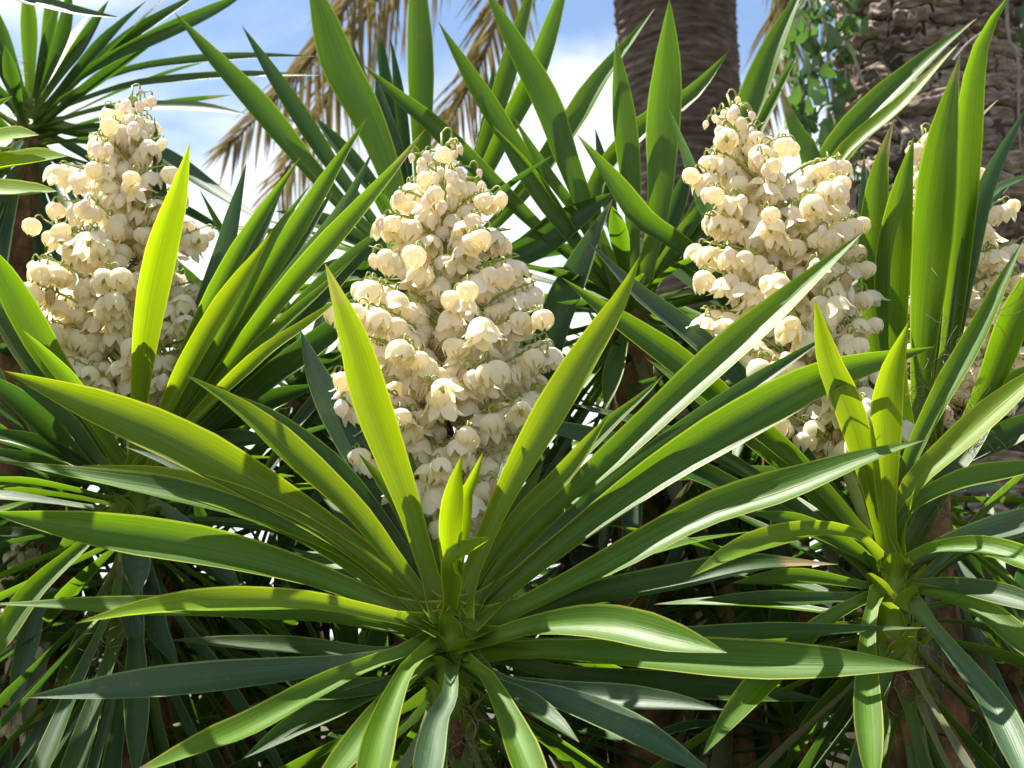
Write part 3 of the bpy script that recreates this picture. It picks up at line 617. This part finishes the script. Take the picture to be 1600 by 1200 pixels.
panicle(Lp, [(207, 134, 2.95), (203, 220, 2.94), (195, 330, 2.92), (190, 450, 2.9), (192, 560, 2.87), (205, 680, 2.83), (214, 765, 2.8)],
 [(150, 190, 228), (200, 150, 238), (255, 95, 280), (300, 90, 300), (350, 70, 330), (400, 45, 355), (450, 38, 350), (520, 78, 345), (580, 98, 320), (640, 120, 260)], 34, nb=72)

# 5-8. plants behind, leaves against the sky
E1, cE = plant('tall dark yucca rosette fanning against the sky behind the full cone-shaped spike', (655, 430), 3.3)
stem(E1, cE, seed=5)
traced(E1, (655, 430), 3.3, [
 ('480,-50 506,30 530,105 572,185 608,275 640,380', 54, .0, 'g'), ('650,-90 652,0 655,110 657,220 657,360', 40, .02, 'g'), ('611,61 618,110 626,170 640,300', 18, .1, 'd'), ('550,61 570,130 600,230 640,350', 18, .1, 'b'), ('587,115 600,180 620,250 645,360', 28, .08, 'b'),
 ('842,-55 827,0 800,95 773,186 739,287 690,390', 30, .05, 'g'), ('896,-60 874,0 834,118 783,222 740,310 680,410', 32, -.05, 'g'), ('1023,13 986,67 935,135 894,202 817,310 720,405', 42, -.05, 'g'), ('770,101 764,180 745,260 690,390', 22, .12, 'd'),
 ('273,20 337,94 422,189 489,272 560,350 620,400', 38, -.08, 'g'), ('378,40 422,111 472,189 520,262 600,370', 28, .03, 'd'), ('490,180 540,240 600,320', 26, .1, 'd'), ('430,330 500,350 580,390', 34, .05, 'd'), ('690,250 720,330 700,400', 26, -.05, 'd'), ('590,20 600,120 630,260', 22, .2, 'd'), ('960,300 884,352 827,396 740,430', 50, -.1, 'd'), ('470,430 540,425 610,430', 40, -.05, 'd')])
rosette(E1, cE, 30, (0, 360), (-40, 35), (.45, .7), mats='ddg', seed=19); rosette(E1, cE+Vector((0, 0, -.1)), 16, (0, 360), (-80, -40), (.45, .65), mats='dbo', seed=20)
E2, cE2 = plant('yucca rosette of long crossing leaves in front of the ringed palm trunk', (985, 480), 3.25)
stem(E2, cE2, seed=6)
traced(E2, (985, 480), 3.25, [
 ('567,101 631,159 675,196 766,287 834,354 930,440', 32, .02, 'g'), ('685,34 719,95 766,175 817,257 868,337 950,440', 34, -.03, 'g'), ('752,-30 807,81 854,169 884,253 911,321 960,430', 44, -.06, 'g'), ('770,196 810,253 868,337 950,450', 30, -.08, 'g'), ('800,179 851,267 894,327 960,440', 18, -.04, 'g'),
 ('962,61 972,169 986,304 990,420', 36, -.08, 'g'), ('1046,-2 1041,101 1034,202 1028,337 1005,440', 50, -.12, 'g'), ('1138,81 1094,135 1060,166 1002,204 930,300 950,430', 34, .08, 'g'), ('1262,-35 1205,84 1171,169 1110,300 1020,440', 42, .02, 'g'), ('1246,84 1219,135 1192,186 1120,310', 22, .06, 'g'),
 ('958,310 935,360 905,430 862,530 850,620', 54, -.2, 'b'), ('1120,330 1070,380 1020,440', 34, .0, 'd'), ('930,200 950,320 975,440', 24, .1, 'b'), ('1080,250 1050,340 1010,440', 26, .1, 'd'), ('840,420 900,440 960,470', 34, -.1, 'd')])
rosette(E2, cE2, 30, (0, 360), (-40, 35), (.45, .7), mats='ddg', seed=22); rosette(E2, cE2+Vector((0, 0, -.1)), 16, (0, 360), (-80, -40), (.45, .65), mats='dbo', seed=23)
E3, cE3 = plant('yucca rosette half hidden behind the leaning flower spike, long leaf crossing the plated trunk', (1215, 545), 3.2)
stem(E3, cE3, seed=7)
traced(E3, (1215, 545), 3.2, [
 ('1527,28 1431,111 1316,225 1260,330 1225,460', 44, .1, 'g'), ('1500,66 1410,165 1320,245 1262,350 1225,480', 34, -.0, 'y'), ('901,209 952,280 1002,348 1070,397 1137,480 1190,525', 42, -.2, 'g'), ('1043,165 1070,245 1104,337 1144,405 1195,500', 24, -.36, 'b'), ('1219,135 1242,202 1269,260 1250,420', 30, .05, 'g'),
 ('1080,480 1130,500 1180,530', 30, -.1, 'd'), ('1380,300 1310,400 1240,500', 36, .1, 'd')])
rosette(E3, cE3, 30, (0, 360), (-40, 60), (.4, .65), mats='ddg', seed=24); rosette(E3, cE3+Vector((0, 0, -.1)), 16, (0, 360), (-80, -40), (.45, .65), mats='dbo', seed=25)
F, cF = plant('shaded yucca rosette with long arching narrow leaves above the loose flower spike', (45, 198), 3.6)
stem(F, cF, (.05, .07), seed=8)
traced(F, (45, 198), 3.6, [
 ('395,-25 358,3 236,63 135,115 80,165', 24, .0, 'd'), ('320,-20 290,3 200,60 110,130', 22, .05, 'd'), ('493,88 400,90 304,97 200,112 110,150', 20, -.1, 'd'), ('503,118 400,119 304,124 200,136 110,165', 20, -.15, 'd'), ('391,180 320,170 236,168 160,172 90,190', 22, -.2, 'd'),
 ('420,352 330,300 250,245 170,215 90,200', 34, -.3, 'b'), ('350,300 260,250 180,225 90,205', 28, -.1, 'd'), ('190,28 120,20 50,5 -30,-10', 26, -.3, 'd'), ('170,0 130,70 80,140', 24, -.2, 'd'), ('110,-30 100,50 65,140', 22, -.1, 'd'), ('40,-40 45,50 46,140', 24, -.1, 'g'), ('-20,-10 10,80 35,150', 22, -.1, 'd'), ('230,0 150,80 80,160', 22, -.15, 'd'), ('80,-40 75,60 55,150', 22, .0, 'g'), ('-60,110 0,150 30,180', 24, -.1, 'd'), ('180,280 120,240 70,210', 26, -.2, 'd')])
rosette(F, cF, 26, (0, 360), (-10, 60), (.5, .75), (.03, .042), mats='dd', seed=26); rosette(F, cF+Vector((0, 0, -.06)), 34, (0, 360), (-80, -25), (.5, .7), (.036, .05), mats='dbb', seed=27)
fibres(F, cF+Vector((0, -.08, .06)), 40, (.03, .02, .10), 9)
G, cG = plant('yucca with bright yellow-green leaf tips entering beside the loose flower spike', (-170, 280), 2.55)
stem(G, cG, seed=9)
traced(G, (-170, 280), 2.55, [('61,211 0,220 -80,245', 54, -.2, 'y', -10), ('106,244 40,256 -20,268 -100,275', 60, -.25, 'y', -10), ('90,299 30,304 -30,302 -110,290', 54, -.2, 'y', -10), ('20,150 -60,200 -130,250', 30, 0, 'g'), ('-60,60 -110,160 -150,240', 30, 0, 'g')])
rosette(G, cG, 10, (90, 270), (-40, 25), (.35, .5), mats='yg', seed=28)

# 9. shaded rosettes between and behind, filling the gaps
bgp = [((470, 610), 3.5, 41, 'shaded yucca rosette between the loose and the full cone-shaped flower spikes'),
 ((1015, 650), 3.45, 42, 'shaded yucca rosette between the full cone-shaped and the leaning flower spikes'),
 ((640, 860), 3.5, 43, 'shaded yucca rosette behind the stalk of the full cone-shaped flower spike'),
 ((1150, 900), 3.2, 44, 'shaded yucca rosette behind the leaf tips of the leaning-spiked yucca'),
 ((20, 930), 3.4, 45, 'shaded yucca with a pale flower spike low behind the loose-spiked yucca'),
 ((905, 850), 3.5, 46, 'shaded yucca rosette behind the long glossy leaves of the large rosette'),
 ((1580, 1020), 3.3, 47, 'shaded yucca rosette low in front of the plated palm trunk'),
 ((370, 1010), 3.3, 48, 'shaded yucca rosette beside the stem of the loose-spiked yucca'),
 ((820, 1100), 3.1, 49, 'shaded low yucca rosette just behind the stem of the large rosette'),
 ((40, 560), 3.7, 50, 'shaded yucca rosette right below the one with long arching narrow leaves'),
 ((1240, 1130), 3.1, 51, 'shaded low yucca rosette beside the drooping leaves of the leaning-spiked yucca'),
 ((255, 870), 3.25, 53, 'shaded yucca rosette just behind the stem of the loose-spiked yucca'),
 ((100, 745), 3.3, 54, 'shaded yucca rosette directly behind the foot of the loose flower spike'),
 ((560, 1120), 3.1, 52, 'shaded low yucca rosette between the large rosette and the loose-spiked yucca')]
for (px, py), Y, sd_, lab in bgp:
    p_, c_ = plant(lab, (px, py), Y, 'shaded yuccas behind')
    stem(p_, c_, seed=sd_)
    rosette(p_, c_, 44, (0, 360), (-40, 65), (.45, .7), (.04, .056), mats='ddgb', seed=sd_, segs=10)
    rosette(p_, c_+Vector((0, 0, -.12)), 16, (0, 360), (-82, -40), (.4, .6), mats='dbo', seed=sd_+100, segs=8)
    if sd_ == 45:
        panicle(p_, [(45, 800, 3.3), (42, 900, 3.28), (40, 1000, 3.26), (38, 1120, 3.3)], [(815, 20, 80), (880, -10, 105), (960, -20, 110), (1060, -20, 105), (1130, 0, 80)], 36, nb=16)
